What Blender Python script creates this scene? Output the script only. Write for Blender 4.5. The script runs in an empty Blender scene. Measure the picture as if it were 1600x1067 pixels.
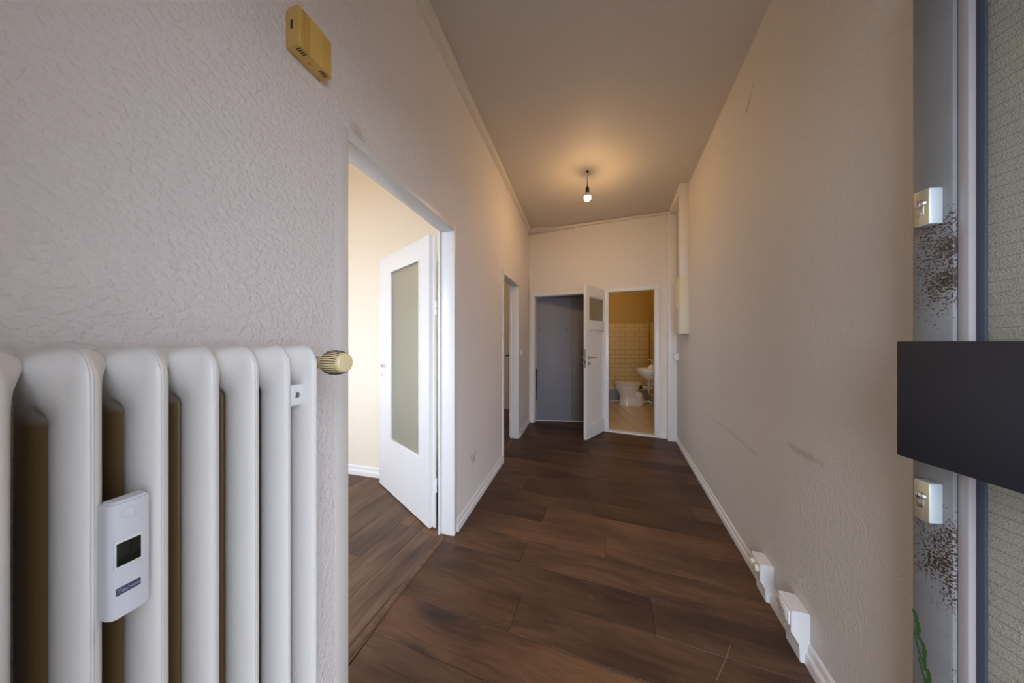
import bpy, bmesh, math, random
from mathutils import Matrix, Vector

random.seed(7)
SC = bpy.context.scene
COL = SC.collection
R = math.radians

# ------------------------------------------------------------------ camera
EYE = 1.266
cam_d = bpy.data.cameras.new('camera')
cam = bpy.data.objects.new('camera', cam_d)
COL.objects.link(cam)
cam_d.sensor_width = 36.0
cam_d.lens = 430.0 / 1600.0 * 36.0
cam_d.clip_start = 0.02
cam.location = (0, 0, EYE)
cam.rotation_euler = (R(90), 0, R(14.474))
SC.camera = cam

# ------------------------------------------------------------------ world, exposure
SC.view_settings.view_transform = 'Standard'
SC.view_settings.look = 'None'
SC.view_settings.gamma = 1
SC.view_settings.use_curve_mapping = False
SC.view_settings.exposure = 0.12
SC.cycles.max_bounces = 14
SC.cycles.diffuse_bounces = 8
SC.cycles.sample_clamp_indirect = 6.0
world = bpy.data.worlds.new('sky')
SC.world = world
world.use_nodes = True
bg = world.node_tree.nodes['Background']
bg.inputs['Color'].default_value = (0.76, 0.84, 1.0, 1)
bg.inputs['Strength'].default_value = 10.0


def portal(loc, rot, sx, sy):
    l = bpy.data.lights.new('daylight_portal', 'AREA')
    l.shape = 'RECTANGLE'
    l.size, l.size_y = sx, sy
    l.cycles.is_portal = True
    o = bpy.data.objects.new('daylight_portal', l)
    o.location = loc
    o.rotation_euler = rot
    COL.objects.link(o)


def lamp(loc, power, color, radius):
    l = bpy.data.lights.new('ceiling_bulb', 'POINT')
    l.energy = power
    l.color = color
    l.shadow_soft_size = radius
    o = bpy.data.objects.new('ceiling_bulb', l)
    o.location = loc
    COL.objects.link(o)


FY = -0.12                                   # facade inner face
portal((0.46, FY - 0.06, 1.08), (R(90), 0, 0), .88, 2.15)
portal((-2.4, FY - 0.06, 1.6), (R(90), 0, 0), 1.6, 1.55)
portal((-4.06, 3.6, 1.7), (R(90), 0, R(-90)), .4, .6)
lamp((-2.2, 1.0, 2.75), 11.0, (1.0, 0.70, 0.36), 0.05)       # left room
lamp((-2.1, 3.7, 2.75), 6.0, (1.0, 0.62, 0.22), 0.05)       # second room
lamp((0.50, 5.0, 2.6), 11.0, (1.0, 0.66, 0.26), 0.05)       # bathroom


# ------------------------------------------------------------------ helpers
def lin(r, g, b):
    f = lambda c: (c / 255 / 12.92) if c / 255 <= 0.04045 else ((c / 255 + 0.055) / 1.055) ** 2.4
    return (f(r), f(g), f(b), 1.0)


def obj(name, bm, mat, parent=None, smooth=False, kind=None, loc=None, rotz=0.0, angle=None):
    bmesh.ops.recalc_face_normals(bm, faces=bm.faces)
    me = bpy.data.meshes.new(name)
    bm.to_mesh(me)
    bm.free()
    if smooth:
        for p in me.polygons:
            p.use_smooth = True
        if angle is None:
            angle = 40
        me.set_sharp_from_angle(angle=R(angle))
    o = bpy.data.objects.new(name, me)
    COL.objects.link(o)
    if mat:
        me.materials.append(mat)
    if parent:
        o.parent = parent
    if loc:
        o.location = loc
    if rotz:
        o.rotation_euler = (0, 0, rotz)
    if kind:
        o['kind'] = kind
    return o


def copy(o, parent=None):
    c = o.copy()
    COL.objects.link(c)
    if parent:
        c.parent = parent
    return c


def empty(name, loc=(0, 0, 0), rotz=0.0):
    o = bpy.data.objects.new(name, None)
    o.empty_display_size = 0.05
    o.location = loc
    o.rotation_euler = (0, 0, rotz)
    COL.objects.link(o)
    return o


def tag(o, label, cat=None, group=None, kind=None):
    o['label'] = label
    if cat:
        o['category'] = cat
    if group:
        o['group'] = group
    if kind:
        o['kind'] = kind
    return o


def hexa(bm, P, bev=0.0, seg=2):
    """8 corners: bottom 0-3 ccw, top 4-7"""
    v = [bm.verts.new(p) for p in P]
    fs = [bm.faces.new([v[i] for i in q]) for q in
          ((3, 2, 1, 0), (4, 5, 6, 7), (0, 1, 5, 4), (1, 2, 6, 5), (2, 3, 7, 6), (3, 0, 4, 7))]
    if bev > 0:
        es = list({e for f in fs for e in f.edges})
        bmesh.ops.bevel(bm, geom=es, offset=bev, segments=seg, affect='EDGES', profile=0.5)


def box(bm, a, b, bev=0.0, seg=2):
    x0, x1 = sorted((a[0], b[0]))
    y0, y1 = sorted((a[1], b[1]))
    z0, z1 = sorted((a[2], b[2]))
    hexa(bm, [(x0, y0, z0), (x1, y0, z0), (x1, y1, z0), (x0, y1, z0),
              (x0, y0, z1), (x1, y0, z1), (x1, y1, z1), (x0, y1, z1)], bev, seg)


def bx(name, a, b, mat, parent=None, bev=0.0, kind=None, loc=None, rotz=0.0):
    bm = bmesh.new()
    box(bm, a, b, bev)
    return obj(name, bm, mat, parent, smooth=bev > 0, kind=kind, loc=loc, rotz=rotz)


def strip(bm, p, q, w0, w1, za, zb, bev=0.0, zc=None, zd=None):
    """a bar along floor line p->q, from offset w0 to w1 (left of p->q positive), heights za..zb (zc..zd at q)"""
    d = Vector((q[0] - p[0], q[1] - p[1])).normalized()
    n = Vector((-d.y, d.x))
    zc = za if zc is None else zc
    zd = zb if zd is None else zd
    P = Vector(p[:2]); Q = Vector(q[:2])
    a, b, c, e = P + n * w0, Q + n * w0, Q + n * w1, P + n * w1
    hexa(bm, [(*a, za), (*b, zc), (*c, zc), (*e, za), (*a, zb), (*b, zd), (*c, zd), (*e, zb)], bev)


def wall(name, p, q, t, z0, z1, mat, openings=(), parent=None):
    """wall along p->q, thickness t to the left (negative: right); openings (s0,s1,za,zb). Closed solid."""
    L = math.hypot(q[0] - p[0], q[1] - p[1])
    S = sorted({0.0, L, *[o[0] for o in openings], *[o[1] for o in openings]})
    Z = sorted({z0, z1, *[o[2] for o in openings], *[o[3] for o in openings]})
    S = [s for s in S if 0 <= s <= L]
    Z = [z for z in Z if z0 <= z <= z1]
    d = Vector((q[0] - p[0], q[1] - p[1])) / L
    n = Vector((-d.y, d.x))

    def solid(i, j):
        if not (0 <= i < len(S) - 1 and 0 <= j < len(Z) - 1):
            return False
        sc, zc = (S[i] + S[i + 1]) / 2, (Z[j] + Z[j + 1]) / 2
        return not any(o[0] < sc < o[1] and o[2] < zc < o[3] for o in openings)
    bm = bmesh.new()
    vc = {}

    def V(i, j, k):
        if (i, j, k) not in vc:
            xy = Vector(p[:2]) + d * S[i] + n * (t if k else 0)
            vc[(i, j, k)] = bm.verts.new((xy.x, xy.y, Z[j]))
        return vc[(i, j, k)]
    for i in range(len(S) - 1):
        for j in range(len(Z) - 1):
            if not solid(i, j):
                continue
            for k in (0, 1):
                bm.faces.new([V(i, j, k), V(i + 1, j, k), V(i + 1, j + 1, k), V(i, j + 1, k)])
            for di, dj, A, B in ((-1, 0, (i, j), (i, j + 1)), (1, 0, (i + 1, j), (i + 1, j + 1)),
                                 (0, -1, (i, j), (i + 1, j)), (0, 1, (i, j + 1), (i + 1, j + 1))):
                if not solid(i + di, j + dj):
                    bm.faces.new([V(*A, 0), V(*B, 0), V(*B, 1), V(*A, 1)])
    o = obj(name, bm, mat, parent, kind=None if parent else 'structure')
    return o


def lathe(bm, prof, seg=24, M=None, cap=True):
    """prof: list of (r, h) revolved about local z"""
    rings = []
    for r, h in prof:
        ring = []
        for k in range(seg):
            a = 2 * math.pi * k / seg
            co = Vector((r * math.cos(a), r * math.sin(a), h))
            ring.append(bm.verts.new(M @ co if M else co))
        rings.append(ring)
    for a, b in zip(rings, rings[1:]):
        for k in range(seg):
            bm.faces.new([a[k], a[(k + 1) % seg], b[(k + 1) % seg], b[k]])
    if cap:
        bm.faces.new(rings[0][::-1])
        bm.faces.new(rings[-1])


def tube(bm, pts, r, seg=10, cap=True, rs=None):
    pts = [Vector(p) for p in pts]
    rings = []
    up = None
    for i, p in enumerate(pts):
        d = (pts[min(i + 1, len(pts) - 1)] - pts[max(i - 1, 0)]).normalized()
        if up is None:
            up = Vector((0, 0, 1)) if abs(d.z) < 0.9 else Vector((1, 0, 0))
        x = d.cross(up).normalized()
        y = x.cross(d).normalized()
        up = y
        rr = rs[i] if rs else r
        rings.append([bm.verts.new(p + x * rr * math.cos(2 * math.pi * k / seg) + y * rr * math.sin(2 * math.pi * k / seg))
                      for k in range(seg)])
    for a, b in zip(rings, rings[1:]):
        for k in range(seg):
            bm.faces.new([a[k], a[(k + 1) % seg], b[(k + 1) % seg], b[k]])
    if cap:
        bm.faces.new(rings[0][::-1])
        bm.faces.new(rings[-1])


def prism(bm, poly, f0, f1):
    """poly of 2-D points; f0/f1 map a 2-D point to 3-D for the two ends"""
    a = [bm.verts.new(f0(p)) for p in poly]
    b = [bm.verts.new(f1(p)) for p in poly]
    bm.faces.new(a[::-1])
    bm.faces.new(b)
    n = len(poly)
    for i in range(n):
        bm.faces.new([a[i], a[(i + 1) % n], b[(i + 1) % n], b[i]])


# ------------------------------------------------------------------ materials
class NT:
    def __init__(s, name):
        s.m = bpy.data.materials.new(name)
        s.m.use_nodes = True
        s.t = s.m.node_tree
        s.b = s.t.nodes['Principled BSDF']

    def n(s, typ, **kw):
        nd = s.t.nodes.new(typ)
        for k, v in kw.items():
            setattr(nd, k, v)
        return nd

    def l(s, a, b):
        s.t.links.new(a, b)

    def math(s, op, a, b=None, c=None, clamp=False):
        nd = s.n('ShaderNodeMath', operation=op)
        nd.use_clamp = clamp
        for i, v in enumerate((a, b, c)):
            if v is None:
                continue
            if hasattr(v, 'node'):
                s.l(v, nd.inputs[i])
            else:
                nd.inputs[i].default_value = v
        return nd.outputs[0]

    def vmath(s, op, a, b=None, scale=None):
        nd = s.n('ShaderNodeVectorMath', operation=op)
        for i, v in enumerate((a, b)):
            if v is None:
                continue
            if hasattr(v, 'node'):
                s.l(v, nd.inputs[i])
            else:
                nd.inputs[i].default_value = v
        if scale is not None:
            if hasattr(scale, 'node'):
                s.l(scale, nd.inputs['Scale'])
            else:
                nd.inputs['Scale'].default_value = scale
        return nd

    def noise(s, vec, scale, detail=2.0, rough=0.5):
        nd = s.n('ShaderNodeTexNoise')
        nd.inputs['Scale'].default_value = scale
        nd.inputs['Detail'].default_value = detail
        nd.inputs['Roughness'].default_value = rough
        if vec is not None:
            s.l(vec, nd.inputs['Vector'])
        return nd.outputs['Fac']

    def ramp(s, fac, stops):
        nd = s.n('ShaderNodeValToRGB')
        e = nd.color_ramp.elements
        while len(e) < len(stops):
            e.new(0.5)
        for el, (p, c) in zip(e, stops):
            el.position = p
            el.color = c if len(c) == 4 else (*c, 1)
        s.l(fac, nd.inputs[0])
        return nd.outputs[0]

    def mix(s, fac, a, b, mode='MIX'):
        nd = s.n('ShaderNodeMix', data_type='RGBA', blend_type=mode)
        for sock, v in ((nd.inputs[0], fac), (nd.inputs[6], a), (nd.inputs[7], b)):
            if hasattr(v, 'node'):
                s.l(v, sock)
            else:
                sock.default_value = v
        return nd.outputs[2]

    def bump(s, h, strength, dist, to=None):
        nd = s.n('ShaderNodeBump')
        nd.inputs['Strength'].default_value = strength
        nd.inputs['Distance'].default_value = dist
        s.l(h, nd.inputs['Height'])
        s.l(nd.outputs[0], s.b.inputs['Normal'])
        return nd

    def pos(s):
        return s.n('ShaderNodeNewGeometry').outputs['Position']

    def capsule(s, P, a, b, w, soft):
        """1 inside a stroke from a to b of half width w"""
        ba = Vector(b) - Vector(a)
        pa = s.vmath('SUBTRACT', P, tuple(a)).outputs[0]
        dt = s.vmath('DOT_PRODUCT', pa, tuple(ba)).outputs['Value']
        h = s.math('DIVIDE', dt, ba.length_squared, clamp=True)
        pr = s.vmath('SCALE', tuple(ba), scale=h).outputs[0]
        ln = s.vmath('LENGTH', s.vmath('SUBTRACT', pa, pr).outputs[0]).outputs['Value']
        mr = s.n('ShaderNodeMapRange')
        s.l(ln, mr.inputs[0])
        mr.inputs[1].default_value = w
        mr.inputs[2].default_value = w + soft
        mr.inputs[3].default_value = 1
        mr.inputs[4].default_value = 0
        return mr.outputs[0]


def simple(name, col, rough=0.5, metal=0.0, bump=None, spec=None, trans=0.0, coat=0.0):
    k = NT(name)
    k.b.inputs['Base Color'].default_value = col
    k.b.inputs['Roughness'].default_value = rough
    k.b.inputs['Metallic'].default_value = metal
    if spec is not None:
        k.b.inputs['Specular IOR Level'].default_value = spec
    if trans:
        k.b.inputs['Transmission Weight'].default_value = trans
    if coat:
        k.b.inputs['Coat Weight'].default_value = coat
    P = k.pos()
    n = k.noise(P, 7.0, 3.0)
    c = k.mix(k.math('MULTIPLY', n, 0.10), col, tuple(x * 0.75 for x in col[:3]) + (1,))
    k.l(c, k.b.inputs['Base Color'])
    if bump:
        k.bump(k.noise(P, bump[0], 2.0), bump[1], bump[2])
    return k.m


def wall_paint(name, col, strength=0.35, marks=()):
    k = NT(name)
    P = k.pos()
    big = k.noise(P, 1.3, 3.0)
    c = k.mix(k.math('MULTIPLY', big, 0.16), col, tuple(x * 0.80 for x in col[:3]) + (1,))
    for (a, b, w, soft, mc, amt) in marks:
        f = k.capsule(P, a, b, w, soft)
        f = k.math('MULTIPLY', f, k.math('MULTIPLY', k.noise(P, 60.0, 3.0), amt * 1.6), clamp=True)
        c = k.mix(f, c, mc)
    k.l(c, k.b.inputs['Base Color'])
    k.b.inputs['Roughness'].default_value = 0.62
    k.b.inputs['Specular IOR Level'].default_value = 0.35
    n1 = k.noise(P, 85.0, 2.0, 0.5)
    n2 = k.noise(P, 210.0, 1.0)
    r = k.n('ShaderNodeMapRange')
    k.l(n1, r.inputs[0])
    r.inputs[1].default_value = 0.42
    r.inputs[2].default_value = 0.72
    h = k.math('ADD', r.outputs[0], k.math('MULTIPLY', n2, 0.25))
    k.bump(h, strength, 0.005)
    return k.m


GREY = lin(95, 92, 84)
TAN = lin(120, 105, 78)
M_wall_left = wall_paint('woodchip paint left', (0.84, 0.78, 0.745, 1), 0.60, [
    ((-.82, 1.94, .395), (-.82, 2.02, .33), 0.006, .02, GREY, .3),
    ((-.82, 1.96, .33), (-.82, 2.03, .39), 0.004, .015, GREY, .4),
    ((-.82, .85, 2.055), (-.82, .87, 2.03), 0.006, .03, TAN, .4)])
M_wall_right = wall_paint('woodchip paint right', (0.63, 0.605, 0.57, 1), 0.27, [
    ((1.012, 2.673, .647), (.955, 2.2, .664), .001, .012, GREY, .16),
    ((.955, 2.2, .664), (.91, 1.776, .652), .002, .012, GREY, .24),
    ((.877, 1.483, .815), (.853, 1.27, .811), .001, .014, GREY, .22),
    ((.873, 1.45, .807), (.858, 1.33, .813), .005, .016, TAN, .28),
    ((.914, 1.812, 2.698), (.918, 1.85, 2.65), .001, .008, TAN, .6),
    ((.918, 1.85, 2.65), (.924, 1.895, 2.609), .003, .010, TAN, .8)])
M_wall_far = wall_paint('woodchip paint far', (0.80, 0.76, 0.69, 1), 0.3)
M_wall_room = wall_paint('cream room paint', (0.84, 0.76, 0.62, 1), 0.3)
M_wall_bath = wall_paint('bathroom plaster', (0.50, 0.37, 0.15, 1), 0.1)
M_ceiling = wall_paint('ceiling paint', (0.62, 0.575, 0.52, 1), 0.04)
M_casing = simple('wall coloured gloss', (0.79, 0.75, 0.70, 1), 0.4)
M_facade = wall_paint('facade render', (0.6, 0.6, 0.58, 1), 0.2)
M_white = simple('white gloss paint', (0.82, 0.82, 0.81, 1), 0.28, bump=(30.0, 0.05, 0.002))
M_trimw = simple('cream cable duct', (0.78, 0.73, 0.64, 1), 0.4)
M_base = simple('white baseboard', (0.80, 0.79, 0.77, 1), 0.35)
M_plastic = simple('white plastic', (0.78, 0.78, 0.77, 1), 0.35)
M_plastic2 = simple('meter plastic', (0.70, 0.70, 0.74, 1), 0.4)
M_cream = simple('aged cream plastic', (0.72, 0.66, 0.50, 1), 0.4)
M_knob = simple('yellowed knob plastic', lin(236, 216, 168), 0.4)
M_dark = simple('black plastic', (0.012, 0.012, 0.012, 1), 0.4)
M_lcd = simple('dark display', (0.012, 0.013, 0.010, 1), 0.15)
M_slate = simple('slate print', lin(72, 76, 98), 0.5)
M_steel = simple('brushed steel', (0.55, 0.54, 0.52, 1), 0.28, metal=1.0)
M_chrome = simple('chrome', (0.75, 0.75, 0.75, 1), 0.08, metal=1.0)
M_brass = simple('nickelled brass face', (0.50, 0.44, 0.30, 1), 0.38, metal=0.7)
M_satin = simple('satin aluminium', (0.62, 0.68, 0.70, 1), 0.45, metal=0.6)
M_porcelain = simple('porcelain', (0.82, 0.80, 0.76, 1), 0.08, coat=0.5)
M_yellow = simple('yellowed plastic', lin(222, 182, 98), 0.38)
M_bakelite = simple('dark brown wood', lin(46, 26, 16), 0.4)
M_greydoor = simple('grey door paint', lin(132, 133, 141), 0.5)
M_greydoor2 = simple('grey brown door paint', lin(118, 111, 106), 0.5)
M_black = simple('black coated metal', (0.008, 0.009, 0.015, 1), 0.5, bump=(55.0, 0.05, 0.002))
M_mortar = simple('grout', lin(62, 54, 40), 0.85)
M_grout = simple('wall grout', lin(128, 108, 68), 0.85)
M_tile = simple('cream glazed tile', lin(216, 200, 152), 0.13)
M_tile2 = simple('grey glazed tile', lin(150, 152, 158), 0.2)
M_ftile = simple('pale floor tile', lin(205, 192, 168), 0.25)
M_concrete = simple('outside paving', (0.17, 0.16, 0.15, 1), 0.9)
M_sub = simple('subfloor', lin(24, 18, 14), 0.9)
M_green = simple('green spray paint', lin(40, 72, 28), 0.5)
M_bead = simple('glazing bead grey', lin(138, 132, 130), 0.25)
M_rubber = simple('blue grey gasket', lin(44, 52, 64), 0.5)
M_wire = simple('steel wire', lin(110, 112, 108), 0.4, metal=0.5)


def enamel():
    k = NT('radiator enamel')
    P = k.pos()
    n = k.noise(P, 9.0, 3.0)
    c = k.mix(k.math('MULTIPLY', n, 0.12), (0.80, 0.775, 0.74, 1), (0.66, 0.62, 0.56, 1))
    # gap shade painted into the colour: brown behind the front tube, fading upward
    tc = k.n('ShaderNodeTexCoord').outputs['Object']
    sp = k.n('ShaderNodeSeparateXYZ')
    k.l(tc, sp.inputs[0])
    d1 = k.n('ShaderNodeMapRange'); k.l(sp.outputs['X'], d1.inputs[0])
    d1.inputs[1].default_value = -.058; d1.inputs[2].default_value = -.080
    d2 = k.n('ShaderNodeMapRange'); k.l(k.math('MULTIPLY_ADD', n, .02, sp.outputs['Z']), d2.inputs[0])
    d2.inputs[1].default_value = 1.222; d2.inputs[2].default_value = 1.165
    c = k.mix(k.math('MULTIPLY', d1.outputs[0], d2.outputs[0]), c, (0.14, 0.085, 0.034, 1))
    k.l(c, k.b.inputs['Base Color'])
    k.b.inputs['Roughness'].default_value = 0.33
    k.bump(k.noise(P, 45.0, 3.0), 0.12, 0.003)
    return k.m


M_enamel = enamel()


def wood():
    k = NT('dark oak plank')
    tc = k.n('ShaderNodeTexCoord').outputs['Object']
    oi = k.n('ShaderNodeObjectInfo')
    off = k.vmath('SCALE', (31.0, 17.0, 5.0), scale=oi.outputs['Random']).outputs[0]
    P = k.vmath('ADD', tc, off).outputs[0]
    w = k.noise(k.vmath('MULTIPLY', P, (2.2, 7.0, 1.0)).outputs[0], 1.0, 3.0)
    warp = k.vmath('ADD', P, k.vmath('SCALE', (0.0, 0.12, 0.0), scale=w).outputs[0]).outputs[0]
    g1 = k.noise(k.vmath('MULTIPLY', warp, (3.0, 42.0, 1.0)).outputs[0], 1.0, 5.0, 0.6)
    g2 = k.noise(k.vmath('MULTIPLY', warp, (9.0, 190.0, 1.0)).outputs[0], 1.0, 3.0, 0.6)
    cloud = k.noise(k.vmath('MULTIPLY', P, (1.6, 5.0, 1.0)).outputs[0], 1.0, 3.0)
    base = oi.outputs['Color']
    dk = k.mix(1.0, base, (0.58, 0.55, 0.56, 1), 'MULTIPLY')
    lt = k.mix(1.0, base, (1.22, 1.20, 1.16, 1), 'MULTIPLY')
    f = k.math('ADD', k.math('MULTIPLY', g1, 0.65), k.math('MULTIPLY', g2, 0.35))
    r = k.ramp(f, [(0.36, (0, 0, 0, 1)), (0.66, (1, 1, 1, 1))])
    c = k.mix(r, dk, lt)
    cl = k.ramp(cloud, [(0.32, (0.50, 0.47, 0.52, 1)), (0.58, (1.10, 1.08, 1.04, 1))])
    c = k.mix(1.0, c, cl, 'MULTIPLY')
    # knots
    vo = k.n('ShaderNodeTexVoronoi')
    vo.inputs['Scale'].default_value = 1.0
    k.l(k.vmath('MULTIPLY', warp, (1.7, 4.6, 1.0)).outputs[0], vo.inputs['Vector'])
    kn = k.n('ShaderNodeMapRange')
    k.l(vo.outputs['Distance'], kn.inputs[0])
    kn.inputs[1].default_value = 0.05
    kn.inputs[2].default_value = 0.24
    kn.inputs[3].default_value = 0.75
    kn.inputs[4].default_value = 0.0
    c = k.mix(kn.outputs[0], c, (0.010, 0.006, 0.006, 1))
    # worn dull patches and one scratch
    G = k.pos()
    dust = k.math('MULTIPLY', k.ramp(k.noise(G, 5.5, 5.0, 0.7), [(0.60, (0, 0, 0, 1)), (0.76, (1, 1, 1, 1))]), 0.24)
    c = k.mix(dust, c, lin(132, 120, 112))
    s1 = k.capsule(G, (.594, 1.338, 0), (.551, 1.275, 0), 0.0006, .0015)
    s2 = k.capsule(G, (.551, 1.275, 0), (.482, 1.186, 0), 0.0006, .0015)
    c = k.mix(k.math('MULTIPLY', k.math('MAXIMUM', s1, s2), 0.4), c, lin(150, 138, 122))
    k.l(c, k.b.inputs['Base Color'])
    rr = k.math('ADD', k.math('MULTIPLY', g1, 0.18), k.math('MULTIPLY_ADD', dust, 0.8, 0.40))
    k.l(rr, k.b.inputs['Roughness'])
    k.b.inputs['Specular IOR Level'].default_value = 0.35
    k.bump(f, 0.10, 0.002)
    return k.m


M_wood = wood()


def rusty():
    k = NT('weathered grey steel paint')
    tc = k.n('ShaderNodeTexCoord').outputs['Object']
    sep = k.n('ShaderNodeSeparateXYZ')
    k.l(tc, sep.inputs[0])
    z = sep.outputs['Z']
    x = sep.outputs['X']

    def band(lo, hi, soft):
        a = k.n('ShaderNodeMapRange'); k.l(z, a.inputs[0])
        a.inputs[1].default_value = lo - soft; a.inputs[2].default_value = lo + soft
        b = k.n('ShaderNodeMapRange'); k.l(z, b.inputs[0])
        b.inputs[1].default_value = hi - soft; b.inputs[2].default_value = hi + soft
        b.inputs[3].default_value = 1; b.inputs[4].default_value = 0
        return k.math('MULTIPLY', a.outputs[0], b.outputs[0])
    d = k.math('MAXIMUM', band(1.33, 1.53, .05), band(.72, .90, .05))
    edge = k.n('ShaderNodeMapRange'); k.l(x, edge.inputs[0])
    edge.inputs[1].default_value = 0.0; edge.inputs[2].default_value = 0.06
    edge.inputs[3].default_value = 0.45; edge.inputs[4].default_value = 1.0
    n = k.noise(tc, 230.0, 4.0, 0.6)
    n0 = k.noise(tc, 22.0, 2.0)
    v = k.math('ADD', k.math('MULTIPLY', n, 0.75), k.math('MULTIPLY', n0, 0.25))
    th = k.math('MULTIPLY_ADD', k.math('MULTIPLY', d, edge.outputs[0]), 0.165, 0.02)
    fac = k.math('GREATER_THAN', k.math('ADD', v, th), 0.655)
    base = k.mix(k.noise(tc, 6.0, 4.0), lin(120, 119, 117), lin(92, 92, 92))
    c = k.mix(fac, base, lin(44, 28, 18))
    k.l(c, k.b.inputs['Base Color'])
    k.b.inputs['Roughness'].default_value = 0.5
    k.bump(k.math('ADD', k.math('MULTIPLY', fac, -1.0), k.math('MULTIPLY', k.noise(tc, 60.0, 2.0), 0.3)), 0.25, 0.001)
    return k.m


M_rust = rusty()


def glass(name, col, rough, scale, strength):
    k = NT(name)
    k.b.inputs['Base Color'].default_value = col
    k.b.inputs['Roughness'].default_value = rough
    k.b.inputs['Transmission Weight'].default_value = 0.86
    k.b.inputs['IOR'].default_value = 1.45
    tc = k.n('ShaderNodeTexCoord').outputs['Object']
    vo = k.n('ShaderNodeTexVoronoi')
    vo.inputs['Scale'].default_value = scale
    k.l(tc, vo.inputs['Vector'])
    k.bump(vo.outputs['Distance'], strength, 0.002)
    return k.m


M_glass1 = glass('obscured door glass', (0.88, 0.89, 0.78, 1), 0.35, 160.0, 0.5)
M_glass2 = glass('small frosted glass', (0.66, 0.62, 0.48, 1), 0.4, 220.0, 0.4)
M_glass3 = glass('wired cast glass', (0.76, 0.73, 0.62, 1), 0.42, 330.0, 1.0)


def glow():
    k = NT('lit bulb')
    k.b.inputs['Base Color'].default_value = (1, 0.9, 0.7, 1)
    k.b.inputs['Emission Color'].default_value = (1.0, 0.62, 0.29, 1)
    k.b.inputs['Emission Strength'].default_value = 400.0
    return k.m


M_bulb = glow()

# ------------------------------------------------------------------ plan (metres; y runs along the left wall)
XL = -0.82            # left wall face
XI = -0.908           # its face towards the rooms
D1 = (0.806, 1.638)   # first doorway in the left wall
D2 = (2.811, 3.490)   # second doorway
DH = 1.985


def xr(y):            # right wall face
    return 0.694 + 0.1132 * y + 0.015


FA, FB = Vector((-0.756, 4.249)), Vector((0.969, 3.986))   # far wall line
fd = (FB - FA).normalized()
fn = Vector((-fd.y, fd.x))                                  # away from the hall


def fw(s, off=0.0):   # point on the far wall, s from its left corner
    p = FA + fd * s + fn * off
    return (p.x, p.y)


def zc(x, y):         # ceiling height (it leans a little)
    u = min(max((x + .82) / 1.9, -0.1), 1.1)
    v = min(max((y - 1.3) / 2.9, -0.6), 1.1)
    return (3.052 - .050 * v) * (1 - u) + (2.915 + .032 * v) * u


# ------------------------------------------------------------------ walls
wl = wall('wall_left', (XL, 5.0), (XL, FY), -(XL - XI), 0, 3.2, M_wall_left,
          [(5.0 - D1[1] - .03, 5.0 - D1[0] + .03, 0, DH + .03), (5.0 - D2[1] - .03, 5.0 - D2[0] + .03, 0, DH + .03)])
tag(wl, 'rough white left wall with two doorways')
YE = 0.80
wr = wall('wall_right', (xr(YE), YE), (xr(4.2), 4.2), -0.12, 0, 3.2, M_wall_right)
tag(wr, 'long bare right wall with scuff marks')
wall('wall_right_return', (1.10, YE + .10), (xr(YE) + .001, YE + .10), .10, 0, 3.2, M_wall_right)
wall('wall_right_front', (1.02, FY), (1.02, YE), -0.10, 0, 3.2, M_wall_right)
# far wall: s measured from FA; niche opening and bathroom doorway
s_n0, s_n1 = 0.012, 0.872
s_b0, s_b1 = 1.110, 1.697
wfar = wall('wall_far', fw(-.08), fw(2.2), .12, 0, 3.2, M_wall_far,
            [(s_n0 + .08 - .02, s_n1 + .08 + .02, 0, 1.985), (s_b0 + .08 - .02, s_b1 + .08 + .02, 0, 1.98)])
tag(wfar, 'short far wall above the grey recess and bathroom doorway')
wall('wall_front', (1.12, FY), (-4.1, FY), .14, 0, 3.2, M_facade,
     [(1.12 - .90, 1.12 - .02, 0, 2.16), (1.12 + 1.60, 1.12 + 3.20, .85, 2.40)])

# rooms on the left
wall('wall_room_back', (-4.0, 2.175), (XI, 2.175), .10, 0, 3.0, M_wall_room)
wall('wall_room_side', (-4.0, FY), (-4.0, 5.1), .12, 0, 3.0, M_wall_room, [(3.4 - FY, 3.8 - FY, 1.4, 2.0)])
wall('wall_room_far', (-4.0, 4.975), (XI, 4.975), .10, 0, 3.0, M_wall_room)
bm = bmesh.new()
box(bm, (-4.1, FY - .02, 2.98), (XI, 5.05, 3.05))
obj('ceiling_rooms', bm, M_ceiling, kind='structure')

# hall ceiling
bm = bmesh.new()
NX, NY = 6, 14
g = [[None] * (NY + 1) for _ in range(NX + 1)]
for i in range(NX + 1):
    for j in range(NY + 1):
        x = -.9 + 2.15 * i / NX
        y = FY - .05 + 4.55 * j / NY
        g[i][j] = (bm.verts.new((x, y, zc(x, y))), bm.verts.new((x, y, 3.25)))
for i in range(NX):
    for j in range(NY):
        for k in (0, 1):
            bm.faces.new([g[i][j][k], g[i + 1][j][k], g[i + 1][j + 1][k], g[i][j + 1][k]])
for i in range(NX):
    for j in (0, NY):
        bm.faces.new([g[i][j][0], g[i + 1][j][0], g[i + 1][j][1], g[i][j][1]])
for j in range(NY):
    for i in (0, NX):
        bm.faces.new([g[i][j][0], g[i][j + 1][0], g[i][j + 1][1], g[i][j][1]])
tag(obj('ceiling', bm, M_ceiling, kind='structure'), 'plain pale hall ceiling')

# ------------------------------------------------------------------ floors
floor = bx('floor', (-.93, FY - .14, -.10), (1.2, 4.6, -.0135), M_sub, kind='structure')
tag(floor, 'dark oak plank floor of the hall')
floor_room = bx('floor_room', (-4.1, FY, -.10), (-.93, 5.1, -.0135), M_sub, kind='structure')
tag(floor_room, 'brown oak plank floor of the rooms behind the left wall')
bx('ground', (-12, -14, -.25), (12, FY - .14, -.12), M_concrete, kind='structure')


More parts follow.
